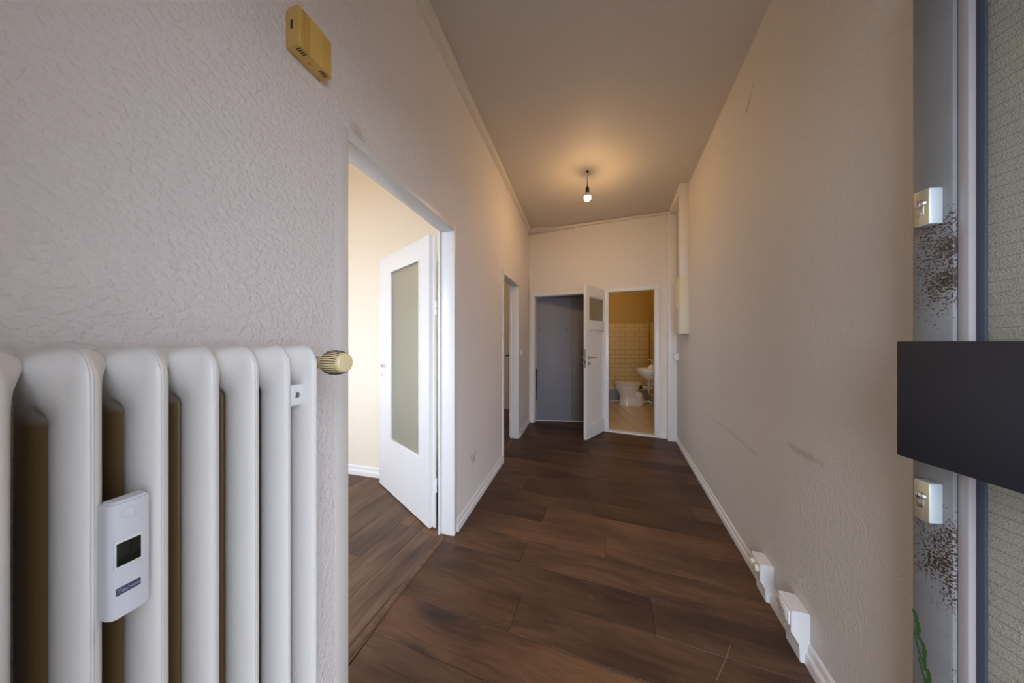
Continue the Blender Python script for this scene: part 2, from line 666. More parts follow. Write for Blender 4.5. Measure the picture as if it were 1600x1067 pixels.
def clip(poly, a, b):
    """keep what lies left of a->b"""
    out = []
    for i, p in enumerate(poly):
        q = poly[(i + 1) % len(poly)]
        sp = (b[0] - a[0]) * (p[1] - a[1]) - (b[1] - a[1]) * (p[0] - a[0])
        sq = (b[0] - a[0]) * (q[1] - a[1]) - (b[1] - a[1]) * (q[0] - a[0])
        if sp >= 0:
            out.append(p)
        if (sp >= 0) != (sq >= 0):
            t = sp / (sp - sq)
            out.append((p[0] + t * (q[0] - p[0]), p[1] + t * (q[1] - p[1])))
    return out


def inset(poly, d):
    n = len(poly)
    out = []
    for i in range(n):
        a, b, c = Vector(poly[i - 1]), Vector(poly[i]), Vector(poly[(i + 1) % n])
        u, v = (b - a), (c - b)
        if u.length < 1e-6 or v.length < 1e-6:
            out.append(tuple(b))
            continue
        u.normalize(); v.normalize()
        nu, nv = Vector((-u.y, u.x)), Vector((-v.y, v.x))
        k = nu + nv
        k = k / max(1e-3, k.dot(nu)) if k.length > 1e-4 else nu
        out.append(tuple(b + k * d))
    return out


def plank(poly, ox, oy, ang, col, parent, mat, name='plank', h=.012, gap=.0006, ch=.0018):
    """poly (world, ccw) -> board with chamfered top edges in a local frame whose x runs along the board"""
    ca, sa = math.cos(ang), math.sin(ang)
    loc = [((p[0] - ox) * ca + (p[1] - oy) * sa, -(p[0] - ox) * sa + (p[1] - oy) * ca) for p in poly]
    loc = inset(loc, gap)
    top = inset(loc, ch)
    bm = bmesh.new()
    n = len(loc)
    A = [bm.verts.new((*p, -h)) for p in loc]
    B = [bm.verts.new((*p, -ch * .7)) for p in loc]
    C = [bm.verts.new((*p, 0)) for p in top]
    bm.faces.new(C)
    bm.faces.new(A[::-1])
    for i in range(n):
        j = (i + 1) % n
        bm.faces.new([A[i], A[j], B[j], B[i]])
        bm.faces.new([B[i], B[j], C[j], C[i]])
    o = obj(name, bm, mat, parent, loc=(ox, oy, 0), rotz=ang)
    o.color = col
    return o


def shade(rng, base, spread):
    k = 1 + rng.uniform(-spread, spread)
    w = rng.uniform(-.08, .08)
    return (base[0] * k * (1 + w), base[1] * k, base[2] * k * (1 - w * 1.3), 1)


def plank_field(region, ox, oy, ang, width, rows, length, joints, base, spread, parent, mat, seed):
    rng = random.Random(seed)
    ca, sa = math.cos(ang), math.sin(ang)
    for r in range(rows[0], rows[1]):
        if r in joints:
            j0 = joints[r]
        else:
            j0 = rng.uniform(0, length)
        k0 = math.floor((-6 - j0) / length)
        for k in range(k0, k0 + int(12 / length) + 2):
            u0, u1 = j0 + k * length, j0 + (k + 1) * length
            quad = [(u0, r * width), (u1, r * width), (u1, (r + 1) * width), (u0, (r + 1) * width)]
            poly = [(ox + u * ca - v * sa, oy + u * sa + v * ca) for u, v in quad]
            for i in range(len(region)):
                poly = clip(poly, region[i], region[(i + 1) % len(region)])
                if len(poly) < 3:
                    break
            if len(poly) < 3:
                continue
            area = abs(sum(poly[i][0] * poly[(i + 1) % len(poly)][1] - poly[(i + 1) % len(poly)][0] * poly[i][1]
                           for i in range(len(poly)))) / 2
            if area < .0012:
                continue
            cx = sum(p[0] for p in poly) / len(poly)
            cy = sum(p[1] for p in poly) / len(poly)
            plank(poly, cx, cy, ang, shade(rng, base, spread), parent, mat)


HB = (0.098, 0.052, 0.029)
# convex version: near part and the recess
hall_main = [(-.885, FY - .1), (xr(FY) + .02, FY - .1), (xr(3.95) + .005, 3.95), fw(1.86, .0), fw(-.10, .0), (-.885, 4.0)]
JH = {-2: .5, -1: 1.1, 0: 1.25, 7: .3, 9: 1.0, 10: .4, 1: .573, 2: 1.178, 3: .505, 4: .97, 5: .55, 6: .882, 8: .60}
plank_field(hall_main, -.9, 1.014, R(-4.5), .19, (-7, 18), 1.29, JH, HB, .26, floor, M_wood, 3)
front_strip = [(xr(FY) + .025, FY - .1), (1.01, FY - .1), (1.01, .79), (xr(.79) + .025, .79)]
plank_field(front_strip, -.9, 1.014, R(-4.5), .19, (-7, 3), 1.29, JH, HB, .26, floor, M_wood, 4)
recess = [fw(-.0, .003), fw(.90, .003), fw(.90, .36), (-.74, 4.352)]
plank_field(recess, -.9, 1.014, R(-4.5), .19, (14, 21), 1.29, JH, HB, .2, floor, M_wood, 5)
RB_ = (0.150, 0.088, 0.053)
room1 = [(-3.98, FY + .02), (-.915, FY + .02), (-.870, 1.70), (-.95, 2.172), (-3.98, 2.172)]
plank_field(room1, -.94, 1.0, R(83.0), .19, (-2, 18), 1.29, {1: .62, 2: .30}, RB_, .28, floor_room, M_wood, 6)
room2c = [(-3.98, 2.28), (-.905, 2.28), (-.885, 3.5), (-.94, 4.97), (-3.98, 4.97)]
plank_field(room2c, -.94, 3.0, R(86.0), .19, (-2, 18), 1.29, {}, RB_, .2, floor_room, M_wood, 9)

# threshold bars between rooms and hall
for n, (p, q) in enumerate((((-.923, .80), (-.874, 1.612)), ((-.905, 2.83), (-.885, 3.47)))):
    bm = bmesh.new()
    d = Vector((q[0] - p[0], q[1] - p[1])).normalized()
    nn = Vector((-d.y, d.x))
    prof = [(-.016, 0.0005), (-.014, .004), (-.004, .0085), (.008, .0085), (.016, .003), (.017, .0005)]
    prism(bm, prof, lambda w: (p[0] + nn.x * w[0], p[1] + nn.y * w[0], w[1]), lambda w: (q[0] + nn.x * w[0], q[1] + nn.y * w[0], w[1]))
    o = obj('trim_%d' % (n + 4), bm, M_wood, kind='structure')
    o.color = (.16, .095, .055, 1)
    tag(o, ('wooden threshold bar of the glazed doorway', 'wooden threshold bar of the second left doorway')[n])


# ------------------------------------------------------------------ baseboards
def baseboard(name, p, q, mat=M_base, h=.075, t=.019, label=None):
    """runs p->q along a wall face, room side on the left"""
    d = Vector((q[0] - p[0], q[1] - p[1])).normalized()
    n = Vector((-d.y, d.x))
    prof = [(0, 0), (t, 0), (t, h * .42), (t * .86, h * .52), (t * .55, h * .60), (t * .5, h * .9), (t * .25, h), (0, h)]
    bm = bmesh.new()
    prism(bm, prof, lambda w: (p[0] + n.x * w[0], p[1] + n.y * w[0], w[1] + .0005),
          lambda w: (q[0] + n.x * w[0], q[1] + n.y * w[0], w[1] + .0005))
    o = obj(name, bm, mat, kind='structure')
    if label:
        tag(o, label)
    return o


baseboard('baseboard_left', (XL, 2.768), (XL, 1.681), label='white baseboard between the two left doorways')
baseboard('baseboard_left_far', (XL, 4.245), (XL, 3.533), label='short white baseboard past the second left doorway')
baseboard('baseboard_left_near', (XL, .763), (XL, FY))
baseboard('baseboard_right_far', (xr(1.70), 1.70), (xr(3.86), 3.86), h=.07, t=.015, label='white baseboard along the right wall beyond the outlets')
baseboard('baseboard_right_mid', (xr(1.432), 1.432), (xr(1.598), 1.598), h=.085, t=.017, label='white baseboard piece between the two outlets')
baseboard('baseboard_right_near', (xr(.84), .84), (xr(1.332), 1.332), h=.085, t=.017, label='white baseboard along the near end of the right wall')
baseboard('baseboard_far', fw(1.822), fw(1.752), h=.075, t=.014, label='tiny white baseboard right of the bathroom doorway')
baseboard('baseboard_room', (-.96, 2.175), (-3.99, 2.175), h=.085, label='white baseboard in the glazed door room')
baseboard('baseboard_room_far', (-.96, 4.975), (-3.99, 4.975), h=.085, label='white baseboard in the second room')

# ------------------------------------------------------------------ cable ducts under the ceiling
bm = bmesh.new()
y0, y1 = FY, 4.225
a0, a1 = 2.990, 2.962
hexa(bm, [(XL, y0, a0), (XL + .045, y0, a0), (XL + .045, y1, a1), (XL, y1 + .03, a1),
          (XL, y0, zc(XL, y0) - .004), (XL + .045, y0, zc(XL, y0) - .004), (XL + .045, y1, zc(XL, y1) - .004), (XL, y1 + .03, zc(XL, y1) - .004)], .001)
tag(obj('trim_1', bm, M_trimw, kind='structure', smooth=True), 'cream cable duct under the ceiling along the left wall')
bm = bmesh.new()
p0, p1, q0, q1 = fw(-.02), fw(-.02, -.042), fw(1.87), fw(1.87, -.042)
hexa(bm, [(*p1, 2.962), (*q1, 2.912), (*q0, 2.912), (*p0, 2.962), (*p1, 2.993), (*q1, 2.943), (*q0, 2.943), (*p0, 2.993)], .003)
tag(obj('trim_2', bm, M_trimw, kind='structure', smooth=True), 'cream cable duct under the ceiling along the far wall')


def rw(y, off):       # point off the right wall face into the hall
    n = Vector((-.99365, .11249))
    return (xr(y) + n.x * off, y + n.y * off)


bm = bmesh.new()
hexa(bm, [(*rw(3.33, .085), 2.862), (*rw(3.33, 0), 2.862), (*rw(3.93, 0), 2.875), (*rw(3.86, .085), 2.875),
          (*rw(3.33, .085), 2.950), (*rw(3.33, 0), 2.950), (*rw(3.93, 0), 2.960), (*rw(3.86, .085), 2.960)], .003)
tag(obj('trim_3', bm, M_trimw, kind='structure', smooth=True), 'short cream duct under the ceiling on the right wall')
t = bmesh.new()
hexa(t, [(*rw(3.27, .085), 1.955), (*rw(3.27, 0), 1.955), (*rw(3.33, 0), 1.955), (*rw(3.33, .085), 1.955),
         (*rw(3.27, .085), 2.95), (*rw(3.27, 0), 2.95), (*rw(3.33, 0), 2.95), (*rw(3.33, .085), 2.95)], .003)
tag(obj('trim_6', t, M_trimw, kind='structure', smooth=True), 'vertical cream duct between ceiling and fuse box')
t = bmesh.new()
hexa(t, [(1.046, 3.882, .0), (1.1465, 3.870, .0), (1.1575, 3.968, .0), (1.056, 3.975, .0),
         (1.046, 3.882, 2.913), (1.1465, 3.870, 2.913), (1.1575, 3.968, 2.913), (1.056, 3.975, 2.913)], .004)
tag(obj('trim_7', t, M_base, kind='structure', smooth=True), 'white boxed pipe duct standing in the far right corner')


# ------------------------------------------------------------------ doors
def frame_left(parent, ya, yb, h):
    """lining and hall-side casing of a doorway in the left wall, as parts of the door"""
    for nm, a, b in (('frame', (XI, ya - .03, 0), (XL, ya, h)), ('frame', (XI, yb, 0), (XL, yb + .03, h)),
                     ('frame', (XI, ya - .03, h), (XL, yb + .03, h + .03))):
        bx(nm, a, b, M_white, parent, .0015)
    for nm, a, b in (('casing', (XL - .002, ya - .041, 0), (XL + .010, ya - .0005, h + .041)),
                     ('casing', (XL - .002, yb + .0005, 0), (XL + .010, yb + .036, h + .041)),
                     ('casing', (XL - .002, ya - .0005, h + .0005), (XL + .010, yb + .0005, h + .041))):
        bx(nm, a, b, M_casing, parent, .003)
    bx('door_stop', (XI - .012, yb - .012, 0), (XI + .001, yb + .02, h), M_white, parent, .001)
    for nm, a, b in (('casing', (XI - .014, ya - .07, 0), (XI + .002, ya - .012, h + .07)),
                     ('casing', (XI - .014, yb + .012, 0), (XI + .002, yb + .07, h + .07)),
                     ('casing', (XI - .014, ya - .012, h + .012), (XI + .002, yb + .012, h + .07))):
        bx(nm, a, b, M_white, parent, .003)


def lever(parent, x, y, z, side, direc, mat, L=.11, rose=True, big=1.0):
    """lever handle on a leaf's face; side = -1 sticks out to -y; direc = along x"""
    bm = bmesh.new()
    My = Matrix.Translation((x, y, z)) @ Matrix.Rotation(R(90 if side < 0 else -90), 4, 'X')
    if rose:
        lathe(bm, [(.025 * big, 0), (.025 * big, .006), (.021 * big, .009)], 20, My)
    pts = [(x, y + side * .006, z), (x, y + side * .040, z), (x + direc * .006, y + side * .049, z),
           (x + direc * .02, y + side * .052, z), (x + direc * L, y + side * .050, z)]
    tube(bm, pts, .009, 10, rs=[.009, .009, .010, .010, .0075])
    return obj('handle', bm, mat, parent, smooth=True)


# --- door_1: glazed white door into the left room
d1 = empty('door_1')
tag(d1, 'white door with tall obscured glass pane, swung open into the bright left room', 'door', kind='structure')
frame_left(d1, D1[0], D1[1], DH)
W1, T1, HL = .862, .040, 1.985
fx1, fy1 = -1.752, 2.075              # free lower corner; local x runs to the hinge, y away from the hall
ang = math.atan2(1.653 - 2.075, -1.005 + 1.752)
bm = bmesh.new()
gx0, gx1, gz0, gz1 = .240, .725, .452, 1.842
z0 = .010
for a, b in (((0, gz1), (W1, HL)), ((0, z0), (W1, gz0)), ((0, gz0), (gx0, gz1)), ((gx1, gz0), (W1, gz1))):
    box(bm, (a[0], 0, a[1]), (b[0], T1, b[1]))
bmesh.ops.remove_doubles(bm, verts=bm.verts, dist=1e-5)
box(bm, (W1, T1 - .014, z0), (W1 + .024, T1, HL - .005))     # rebate lip
leaf1 = obj('leaf', bm, M_white, d1, loc=(fx1, fy1, 0), rotz=ang)
bm = bmesh.new()
for a, b in (((gx0 - .012, gz0 - .012), (gx1 + .012, gz0 + .006)), ((gx0 - .012, gz1 - .006), (gx1 + .012, gz1 + .012)),
             ((gx0 - .012, gz0 + .006), (gx0 + .006, gz1 - .006)), ((gx1 - .006, gz0 + .006), (gx1 + .012, gz1 - .006))):
    box(bm, (a[0], -.005, a[1]), (b[0], .012, b[1]), .002)
obj('glazing_bead', bm, M_white, leaf1, smooth=True)
bx('pane', (gx0 - .004, .016, gz0 - .004), (gx1 + .004, .021, gz1 + .004), M_glass1, leaf1)
lever(leaf1, .057, 0.0, 1.065, -1, 1, M_plastic, .105)
lever(leaf1, .057, T1, 1.065, 1, 1, M_plastic, .105)
bm = bmesh.new()
My = Matrix.Translation((.057, 0, 0.985)) @ Matrix.Rotation(R(90), 4, 'X')
lathe(bm, [(.022, 0), (.022, .005), (.019, .007)], 18, My)
obj('keyhole_plate', bm, M_plastic, leaf1, smooth=True)
bx('keyhole', (.053, -.0085, .972), (.061, -.006, .992), M_dark, leaf1)
for z in (.30, 1.49):
    bm = bmesh.new()
    tube(bm, [(-.955, 1.657, z - .045), (-.955, 1.657, z - .002)], .0085, 10)
    tube(bm, [(-.955, 1.657, z + .002), (-.955, 1.657, z + .045)], .0085, 10)
    obj('hinge', bm, M_white, d1, smooth=True)

# --- door_2: door of the second room, seen on edge
d2 = empty('door_2')
tag(d2, 'second white door on the left wall, open and seen almost on edge', 'door', kind='structure')
frame_left(d2, D2[0], D2[1], DH)
hx2, hy2 = -.935, 3.503
ang2 = math.atan2(.965, -.262)
bm = bmesh.new()
box(bm, (.0, -.036, .01), (.66, .004, HL), .0015)
leaf2 = obj('leaf', bm, M_white, d2, smooth=True, loc=(hx2, hy2, 0), rotz=ang2)
lever(leaf2, .60, .004, 1.05, 1, -1, M_dark, .10)
for z in (.30, 1.62):
    bm = bmesh.new()
    tube(bm, [(-.930, 3.492, z - .04), (-.930, 3.492, z + .04)], .008, 10)
    obj('hinge', bm, M_white, d2, smooth=True)
bx('lock_plate', (.6595, -.026, .94), (.6615, -.006, 1.10), M_steel, leaf2)


# --- far wall casings
def casing_far(parent, sa, sb, h, w=.055, t=.016, lin_d=.12):
    for a, b, za, zb in ((sa - w, sa, 0, h), (sb, sb + w, 0, h)):
        bm = bmesh.new()
        strip(bm, fw(a), fw(b), -t, .002, za + .0005, zb, .003)
        obj('casing', bm, M_white, parent, smooth=True)
    bm = bmesh.new()
    strip(bm, fw(sa - w), fw(sb + w), -t, .002, h, h + w * .8, .003)
    obj('casing', bm, M_white, parent, smooth=True)
    for a, b in ((sa - .018, sa + .006), (sb - .006, sb + .018)):
        bm = bmesh.new()
        strip(bm, fw(a), fw(b), -.008, lin_d, .0005, h, .0015)
        obj('frame', bm, M_white, parent, smooth=True)
    bm = bmesh.new()
    strip(bm, fw(sa - .018), fw(sb + .018), -.008, lin_d, h - .006, h + .015, .0015)
    obj('frame', bm, M_white, parent, smooth=True)


# --- door_3: grey flush door set back in the left recess
d3 = empty('door_3')
tag(d3, 'flush grey door set back inside the white framed recess at far left', 'door', kind='structure')
casing_far(d3, s_n0 + .006, s_n1, 1.965, w=.050)
P0, P1, P2 = Vector((-.741, 4.345)), Vector((-.177, 4.452)), Vector((.125, 4.492))
bm = bmesh.new()
strip(bm, P0, P1 - (P1 - P0).normalized() * .002, 0, .04, .016, 2.10, .002)
obj('leaf', bm, M_greydoor, d3, smooth=True)
bm = bmesh.new()
strip(bm, P1, P2, 0.006, .046, .016, 2.10, .002)
obj('side_panel', bm, M_greydoor2, d3, smooth=True)
bm = bmesh.new()
strip(bm, P0, P1, -.004, .03, .0005, .014, .002)
strip(bm, P1, P2, .001, .03, .0005, .014, .002)
obj('door_sill', bm, M_white, d3, smooth=True)
for s, z in ((.085, 1.46), (.500, 1.46)):
    p = P0 + (P1 - P0).normalized() * s
    bm = bmesh.new()
    nrm = Vector(((P1 - P0).normalized().y, -(P1 - P0).normalized().x, 0))
    Mx = Matrix.Translation((p.x, p.y, z)) @ nrm.to_track_quat('Z', 'Y').to_matrix().to_4x4()
    lathe(bm, [(.014, -.001), (.014, .002), (.010, .003)], 16, Mx)
    obj('screw_cover', bm, M_greydoor2, d3, smooth=True)
# walls of the recess
wall('wall_recess_right', (.150, 4.53), fw(.915, .119), .06, 0, 2.2, M_wall_far)
wall('wall_recess_left', (-.80, 4.22), (-.80, 4.5), -.052, 0, 2.2, M_wall_far)
bm = bmesh.new()
strip(bm, (-.85, 4.44), (.16, 4.56), .0, .06, 0, 2.2)
obj('wall_recess_back', bm, M_wall_far, kind='structure')
bm = bmesh.new()
strip(bm, fw(-.04), fw(.93), .119, .44, 2.10, 2.16)
obj('ceiling_recess', bm, M_ceiling, kind='structure')

# --- door_4: bathroom door, open into the hall
d4 = empty('door_4')
tag(d4, 'white panelled bathroom door with small frosted top pane, standing open into the hall', 'door', kind='structure')
casing_far(d4, s_b0, s_b1, 1.960)
bm = bmesh.new()
strip(bm, fw(s_b0 - .02), fw(s_b1 + .02), -.012, .11, .0005, .016, .003)
obj('door_sill', bm, M_white, d4, smooth=True)
# leaf: free lower corner (.043,3.627), hinge about (.326,4.128)
fx, fy = .043, 3.627
ang4 = math.atan2(4.059 - 3.698, .287 - .083)
W4 = .585
bm = bmesh.new()   # local x from free edge to hinge, y>0 away from the visible face; built as stiles, rails and recessed panel
px0, px1 = .075, .500
zg0, zg1, zp0, zp1 = 1.535, 1.852, .170, 1.420
for a, b in (((0, .010), (px0, 1.987)), ((px1, .010), (W4, 1.987)), ((px0, .010), (px1, zp0)),
             ((px0, zp1), (px1, zg0)), ((px0, zg1), (px1, 1.987))):
    box(bm, (a[0], 0, a[1]), (b[0], .040, b[1]))
bmesh.ops.remove_doubles(bm, verts=bm.verts, dist=1e-5)
leaf4 = obj('leaf', bm, M_white, d4, loc=(fx, fy, 0), rotz=ang4)
bx('panel', (px0 - .003, .017, zp0 - .003), (px1 + .003, .028, zp1 + .003), M_white, leaf4)
for x0, x1, za, zb in ((px0, px1, zp0, zp1), (px0, px1, zg0, zg1)):
    bm = bmesh.new()
    m = .014
    for a, b in (((x0, za), (x1, za + m)), ((x0, zb - m), (x1, zb)), ((x0, za + m), (x0 + m, zb - m)), ((x1 - m, za + m), (x1, zb - m))):
        box(bm, (a[0], .003, a[1]), (b[0], .019, b[1]), .006)
    obj('moulding', bm, M_white, leaf4, smooth=True)
bx('pane', (px0 - .003, .017, zg0 - .003), (px1 + .003, .022, zg1 + .003), M_glass2, leaf4)
lever(leaf4, .048, 0, 1.062, -1, 1, M_steel, .115, big=.85)
lever(leaf4, .048, .040, 1.062, 1, 1, M_steel, .115, big=.85)
for y_, s_ in ((0, -1), (.04, 1)):
    bm = bmesh.new()
    My = Matrix.Translation((.048, y_, .985)) @ Matrix.Rotation(R(90 if s_ < 0 else -90), 4, 'X')
    lathe(bm, [(.024, 0), (.024, .006), (.014, .010), (.012, .016), (.016, .022), (.014, .028)], 18, My)
    obj('turn_knob', bm, M_steel, leaf4, smooth=True)
lp = bx('lock_plate', (-.0015, .010, .93), (0.001, .030, 1.17), M_steel, leaf4)
bx('latch', (-.010, .014, 1.06), (0.0, .026, 1.09), M_brass, leaf4)
bx('bolt_hole', (-.0025, .014, .985), (0.0, .026, 1.02), M_dark, leaf4)
for z in (.28, 1.70):
    bm = bmesh.new()
    tube(bm, [(W4 + .002, -.004, z - .04), (W4 + .002, -.004, z + .04)], .008, 10)
    obj('hinge', bm, M_white, leaf4, smooth=True)

# --- door_5: steel entrance door, open against the right side; local x from free edge towards the hinge, y<0 faces the hall
d5 = empty('door_5', (.732, .843, 0), math.atan2(-.9865, .1637))
tag(d5, 'weathered grey steel entrance door with wired glass, two locks and rust spots', 'door', kind='structure')
# local +x = (.1637,-.9865); local +y = (.9865,.1637) (away from the hall)
W5, T5, H5 = .95, .048, 2.14
bx('stile', (0, 0, .008), (.0635, T5, H5), M_rust, d5, .005)
bx('stile', (W5 - .08, 0, .008), (W5, T5, H5), M_rust, d5, .003)
bx('rail', (.0640, 0, .008), (W5 - .081, T5, .20), M_rust, d5, .003)
bx('rail', (.0640, 0, H5 - .09), (W5 - .081, T5, H5), M_rust, d5, .003)
for a, b in (((.064, .2005), (.0795, H5 - .0905)), ((W5 - .0965, .2005), (W5 - .081, H5 - .0905)),
             ((.0795, .2005), (W5 - .0965, .216)), ((.0795, H5 - .106), (W5 - .0965, H5 - .0905))):
    bx('glazing_bead', (a[0], .007, a[1]), (b[0], .042, b[1]), M_bead, d5, .0012)
bx('gasket', (.0797, .0185, .217), (.091, .0245, H5 - .1065), M_rubber, d5, .001)
bx('pane', (.0780, .0250, .2155), (W5 - .095, .0310, H5 - .1055), M_glass3, d5)
bm = bmesh.new()
z = .235
while z < H5 - .12:
    box(bm, (.081, .0244, z - .00022), (W5 - .098, .0249, z + .00022))
    z += .0225
obj('wire_mesh', bm, M_wire, d5, kind='stuff')
bb = bx('black_box', (.0415, -.080, 1.020), (.36, 0.0, 1.2665), M_black, d5, .0025)
tag(bb, 'plain black box between the two locks')


def door_lock(z0, z1):
    r = bx('lock_rosette', (.024, -.026, z0), (.0500, 0.0, z1), M_satin, d5, .0025)
    bx('face_plate', (.0255, -.0268, z0 + .002), (.0488, -.0255, z1 - .002), M_brass, r, .0004)
    zc_ = z0 + (z1 - z0) * .62
    bm = bmesh.new()
    My = Matrix.Translation((.037, -.0255, zc_)) @ Matrix.Rotation(R(90), 4, 'X')
    lathe(bm, [(.0088, 0), (.0088, .0040), (.0080, .0050)], 24, My)
    box(bm, (.032, -.0290, zc_ - .025), (.042, -.0255, zc_ - .004), .001)
    obj('cylinder', bm, M_steel, r, smooth=True)
    bm = bmesh.new()
    lathe(bm, [(.0058, 0), (.0058, .0012), (.0035, .0022)], 20, Matrix.Translation((.037, -.0302, zc_)) @ Matrix.Rotation(R(90), 4, 'X'))
    obj('key_core', bm, M_chrome, r, smooth=True)
    bx('keyway', (.0362, -.0330, zc_ - .004), (.0378, -.0300, zc_ + .004), M_dark, r)


door_lock(.878, .963)
door_lock(1.517, 1.594)
gr = [([(.003, .655), (.008, .640), (.012, .615), (.009, .600)], .0045),
      ([(.010, .600), (.019, .592), (.022, .578), (.021, .555), (.022, .535)], .0040),
      ([(.004, .605), (.010, .580), (.017, .550)], .0018),
      ([(.027, .545), (.029, .525), (.026, .505), (.030, .498), (.034, .505)], .0045),
      ([(.012, .555), (.016, .535), (.022, .515), (.024, .495)], .0022),
      ([(.024, .500), (.023, .470), (.027, .440)], .0050), ([(.046, .505), (.050, .485), (.047, .46)], .0025)]
bm = bmesh.new()
for pts, w in gr:
    P = [Vector((p[0], p[1])) for p in pts]
    fine = []
    for i in range(len(P) - 1):
        for k in range(5):
            fine.append(P[i].lerp(P[i + 1], k / 5))
    fine.append(P[-1])
    L = []
    for i, p in enumerate(fine):
        dd = (fine[min(i + 1, len(fine) - 1)] - fine[max(0, i - 1)]).normalized()
        nn = Vector((-dd.y, dd.x))
        ww = w * (.5 + .5 * abs(math.sin(i * 1.9 + w * 900))) * (1.0 if 0 < i < len(fine) - 1 else .3)
        L.append((bm.verts.new((p.x + nn.x * ww, -.0006, p.y + nn.y * ww)), bm.verts.new((p.x - nn.x * ww, -.0006, p.y - nn.y * ww))))
    for (a, b), (c, d_) in zip(L, L[1:]):
        bm.faces.new([a, b, d_, c])
obj('paint_scrawl', bm, M_green, d5)

# ------------------------------------------------------------------ bathroom
bu = Vector((.9816, .1908))
bv = Vector((-.1908, .9816))
BO = Vector((.517, 6.214))           # a point on the back wall


def bp(u, v):                        # u to the right along the back wall, v towards it (0 at the wall)
    p = BO + bu * u + bv * v
    return (p.x, p.y)


BW = .862                            # u of the right corner
wbb = wall('wall_bathroom_back', bp(-1.2, .012), bp(1.05, .012), .10, 0, 2.95, M_wall_bath)
tag(wbb, 'bathroom back wall with cream tiles below plain plaster')
RC = Vector(bp(BW, 0))
RD = Vector((-.040, -.9992))         # right wall heads back towards the hall
rn = Vector((-RD.y, RD.x))           # to the right of the heading = outside


def br(d, off):                      # d from the corner towards the hall, off into the room
    p = RC + RD * d
    k = Vector((-.9992, .040)) * off
    return (p.x + k.x, p.y + k.y)


wbr = wall('wall_bathroom_right', br(-.15, -.012), br(2.42, -.012), .10, 0, 2.95, M_wall_bath)
tag(wbr, 'bathroom right wall behind the washbasin')
bl = (-.12, 4.26)
wall('wall_bathroom_left', (.175, 4.26), bp(-.56, .1), -.08 + .16, 0, 2.95, M_wall_bath)
bm = bmesh.new()
box(bm, (-.9, 4.15, 2.93), (1.7, 6.7, 3.0))
obj('ceiling_bathroom', bm, M_ceiling, kind='structure')

# wall tiles: rows of 20 x 10 cm in a running bond
tm = {}
bx('grout', (-.24, -.0035, .0), (BW - .001, .0, 1.654), M_grout, wbb, loc=(*bp(0, .0118), 0), rotz=math.atan2(bu.y, bu.x))
ntile = 0
for r in range(15):
    z0_ = .235 + r * .0945
    shift = 0 if r % 2 else .10
    u = BW - .2 + shift - .003
    while u > -.25:
        ua, ub = max(u, -.25), min(u + .2, BW - .004)
        key = (round(ub - ua, 3))
        if key not in tm:
            bm = bmesh.new()
            box(bm, (.0022, -.0085, .0022), (ub - ua - .0022, -.001, .0923), .0012, 1)
            o = obj('tile', bm, M_tile, wbb, smooth=True)
            tm[key] = o
        else:
            o = copy(tm[key])
        p = bp(ua, .0118)
        o.location = (p[0], p[1], z0_)
        o.rotation_euler = (0, 0, math.atan2(bu.y, bu.x))
        u -= .2
u = BW - .003
k = 0
while u > -.25:                       # tall grey plinth row
    ua = max(u - .33, -.25)
    bm = bmesh.new()
    box(bm, (.001, -.012, .001), (u - ua - .001, .0, .233), .0015, 1)
    p = bp(ua, .0118)
    obj('plinth_tile', bm, M_tile2, wbb, smooth=True, loc=(p[0], p[1], 0), rotz=math.atan2(bu.y, bu.x))
    u -= .33
bm = bmesh.new()
for r in range(17):
    z0_ = .235 + (r - 2) * .0945
    for c in range(12):
        d0 = .004 + c * .2 + (.1 if r % 2 else 0)
        a, b, c2, e = br(d0 + .001, -.011), br(d0 + .199, -.011), br(d0 + .199, -.004), br(d0 + .001, -.004)
        zz = max(z0_ + .001, .002)
        hexa(bm, [(*a, zz), (*e, zz), (*c2, zz), (*b, zz), (*a, z0_ + .0935), (*e, z0_ + .0935), (*c2, z0_ + .0935), (*b, z0_ + .0935)])
obj('tile_field', bm, M_tile, wbr, kind='stuff')

# floor tiles
bm = bmesh.new()
box(bm, (-.6, 3.9, -.12), (1.7, 6.7, -.030))
bfloor = obj('floor_bathroom', bm, M_mortar, kind='structure')
tag(bfloor, 'pale tiled bathroom floor')
breg = [fw(1.00, .115), fw(1.93, .115), br(0, -.010), bp(-.25, .0)]
rng = random.Random(11)
for i in range(-4, 8):
    for j in range(-13, 1):
        quad = [(i * .2 + .062, j * .2 - .03), (i * .2 + .262, j * .2 - .03), (i * .2 + .262, j * .2 + .17), (i * .2 + .062, j * .2 + .17)]
        poly = [bp(*q) for q in quad]
        for e in range(len(breg)):
            poly = clip(poly, breg[e], breg[(e + 1) % len(breg)])
            if len(poly) < 3:
                break
        if len(poly) < 3:
            continue
        area = abs(sum(poly[a][0] * poly[(a + 1) % len(poly)][1] - poly[(a + 1) % len(poly)][0] * poly[a][1] for a in range(len(poly)))) / 2
        if area < .0008:
            continue
        cx = sum(p[0] for p in poly) / len(poly)
        cy = sum(p[1] for p in poly) / len(poly)
        plank(poly, cx, cy, math.atan2(bu.y, bu.x), (1, 1, 1, 1), bfloor, M_ftile, name='tile', h=.028, gap=.0036, ch=.001)


# --- toilet: faces left, its back towards the right wall
def ellring(bm, cx, cy, z, a, b, n=28, sq=0.0, nose=0.0):
    out = []
    for k in range(n):
        t_ = 2 * math.pi * k / n
        c, s = math.cos(t_), math.sin(t_)
        x = a * (abs(c) ** (1 - sq)) * (1 if c > 0 else -1)
        y = b * (abs(s) ** (1 - sq)) * (1 if s > 0 else -1)
        if c < 0:
            x *= 1 + nose
        out.append(bm.verts.new((cx + x, cy + y, z)))
    return out


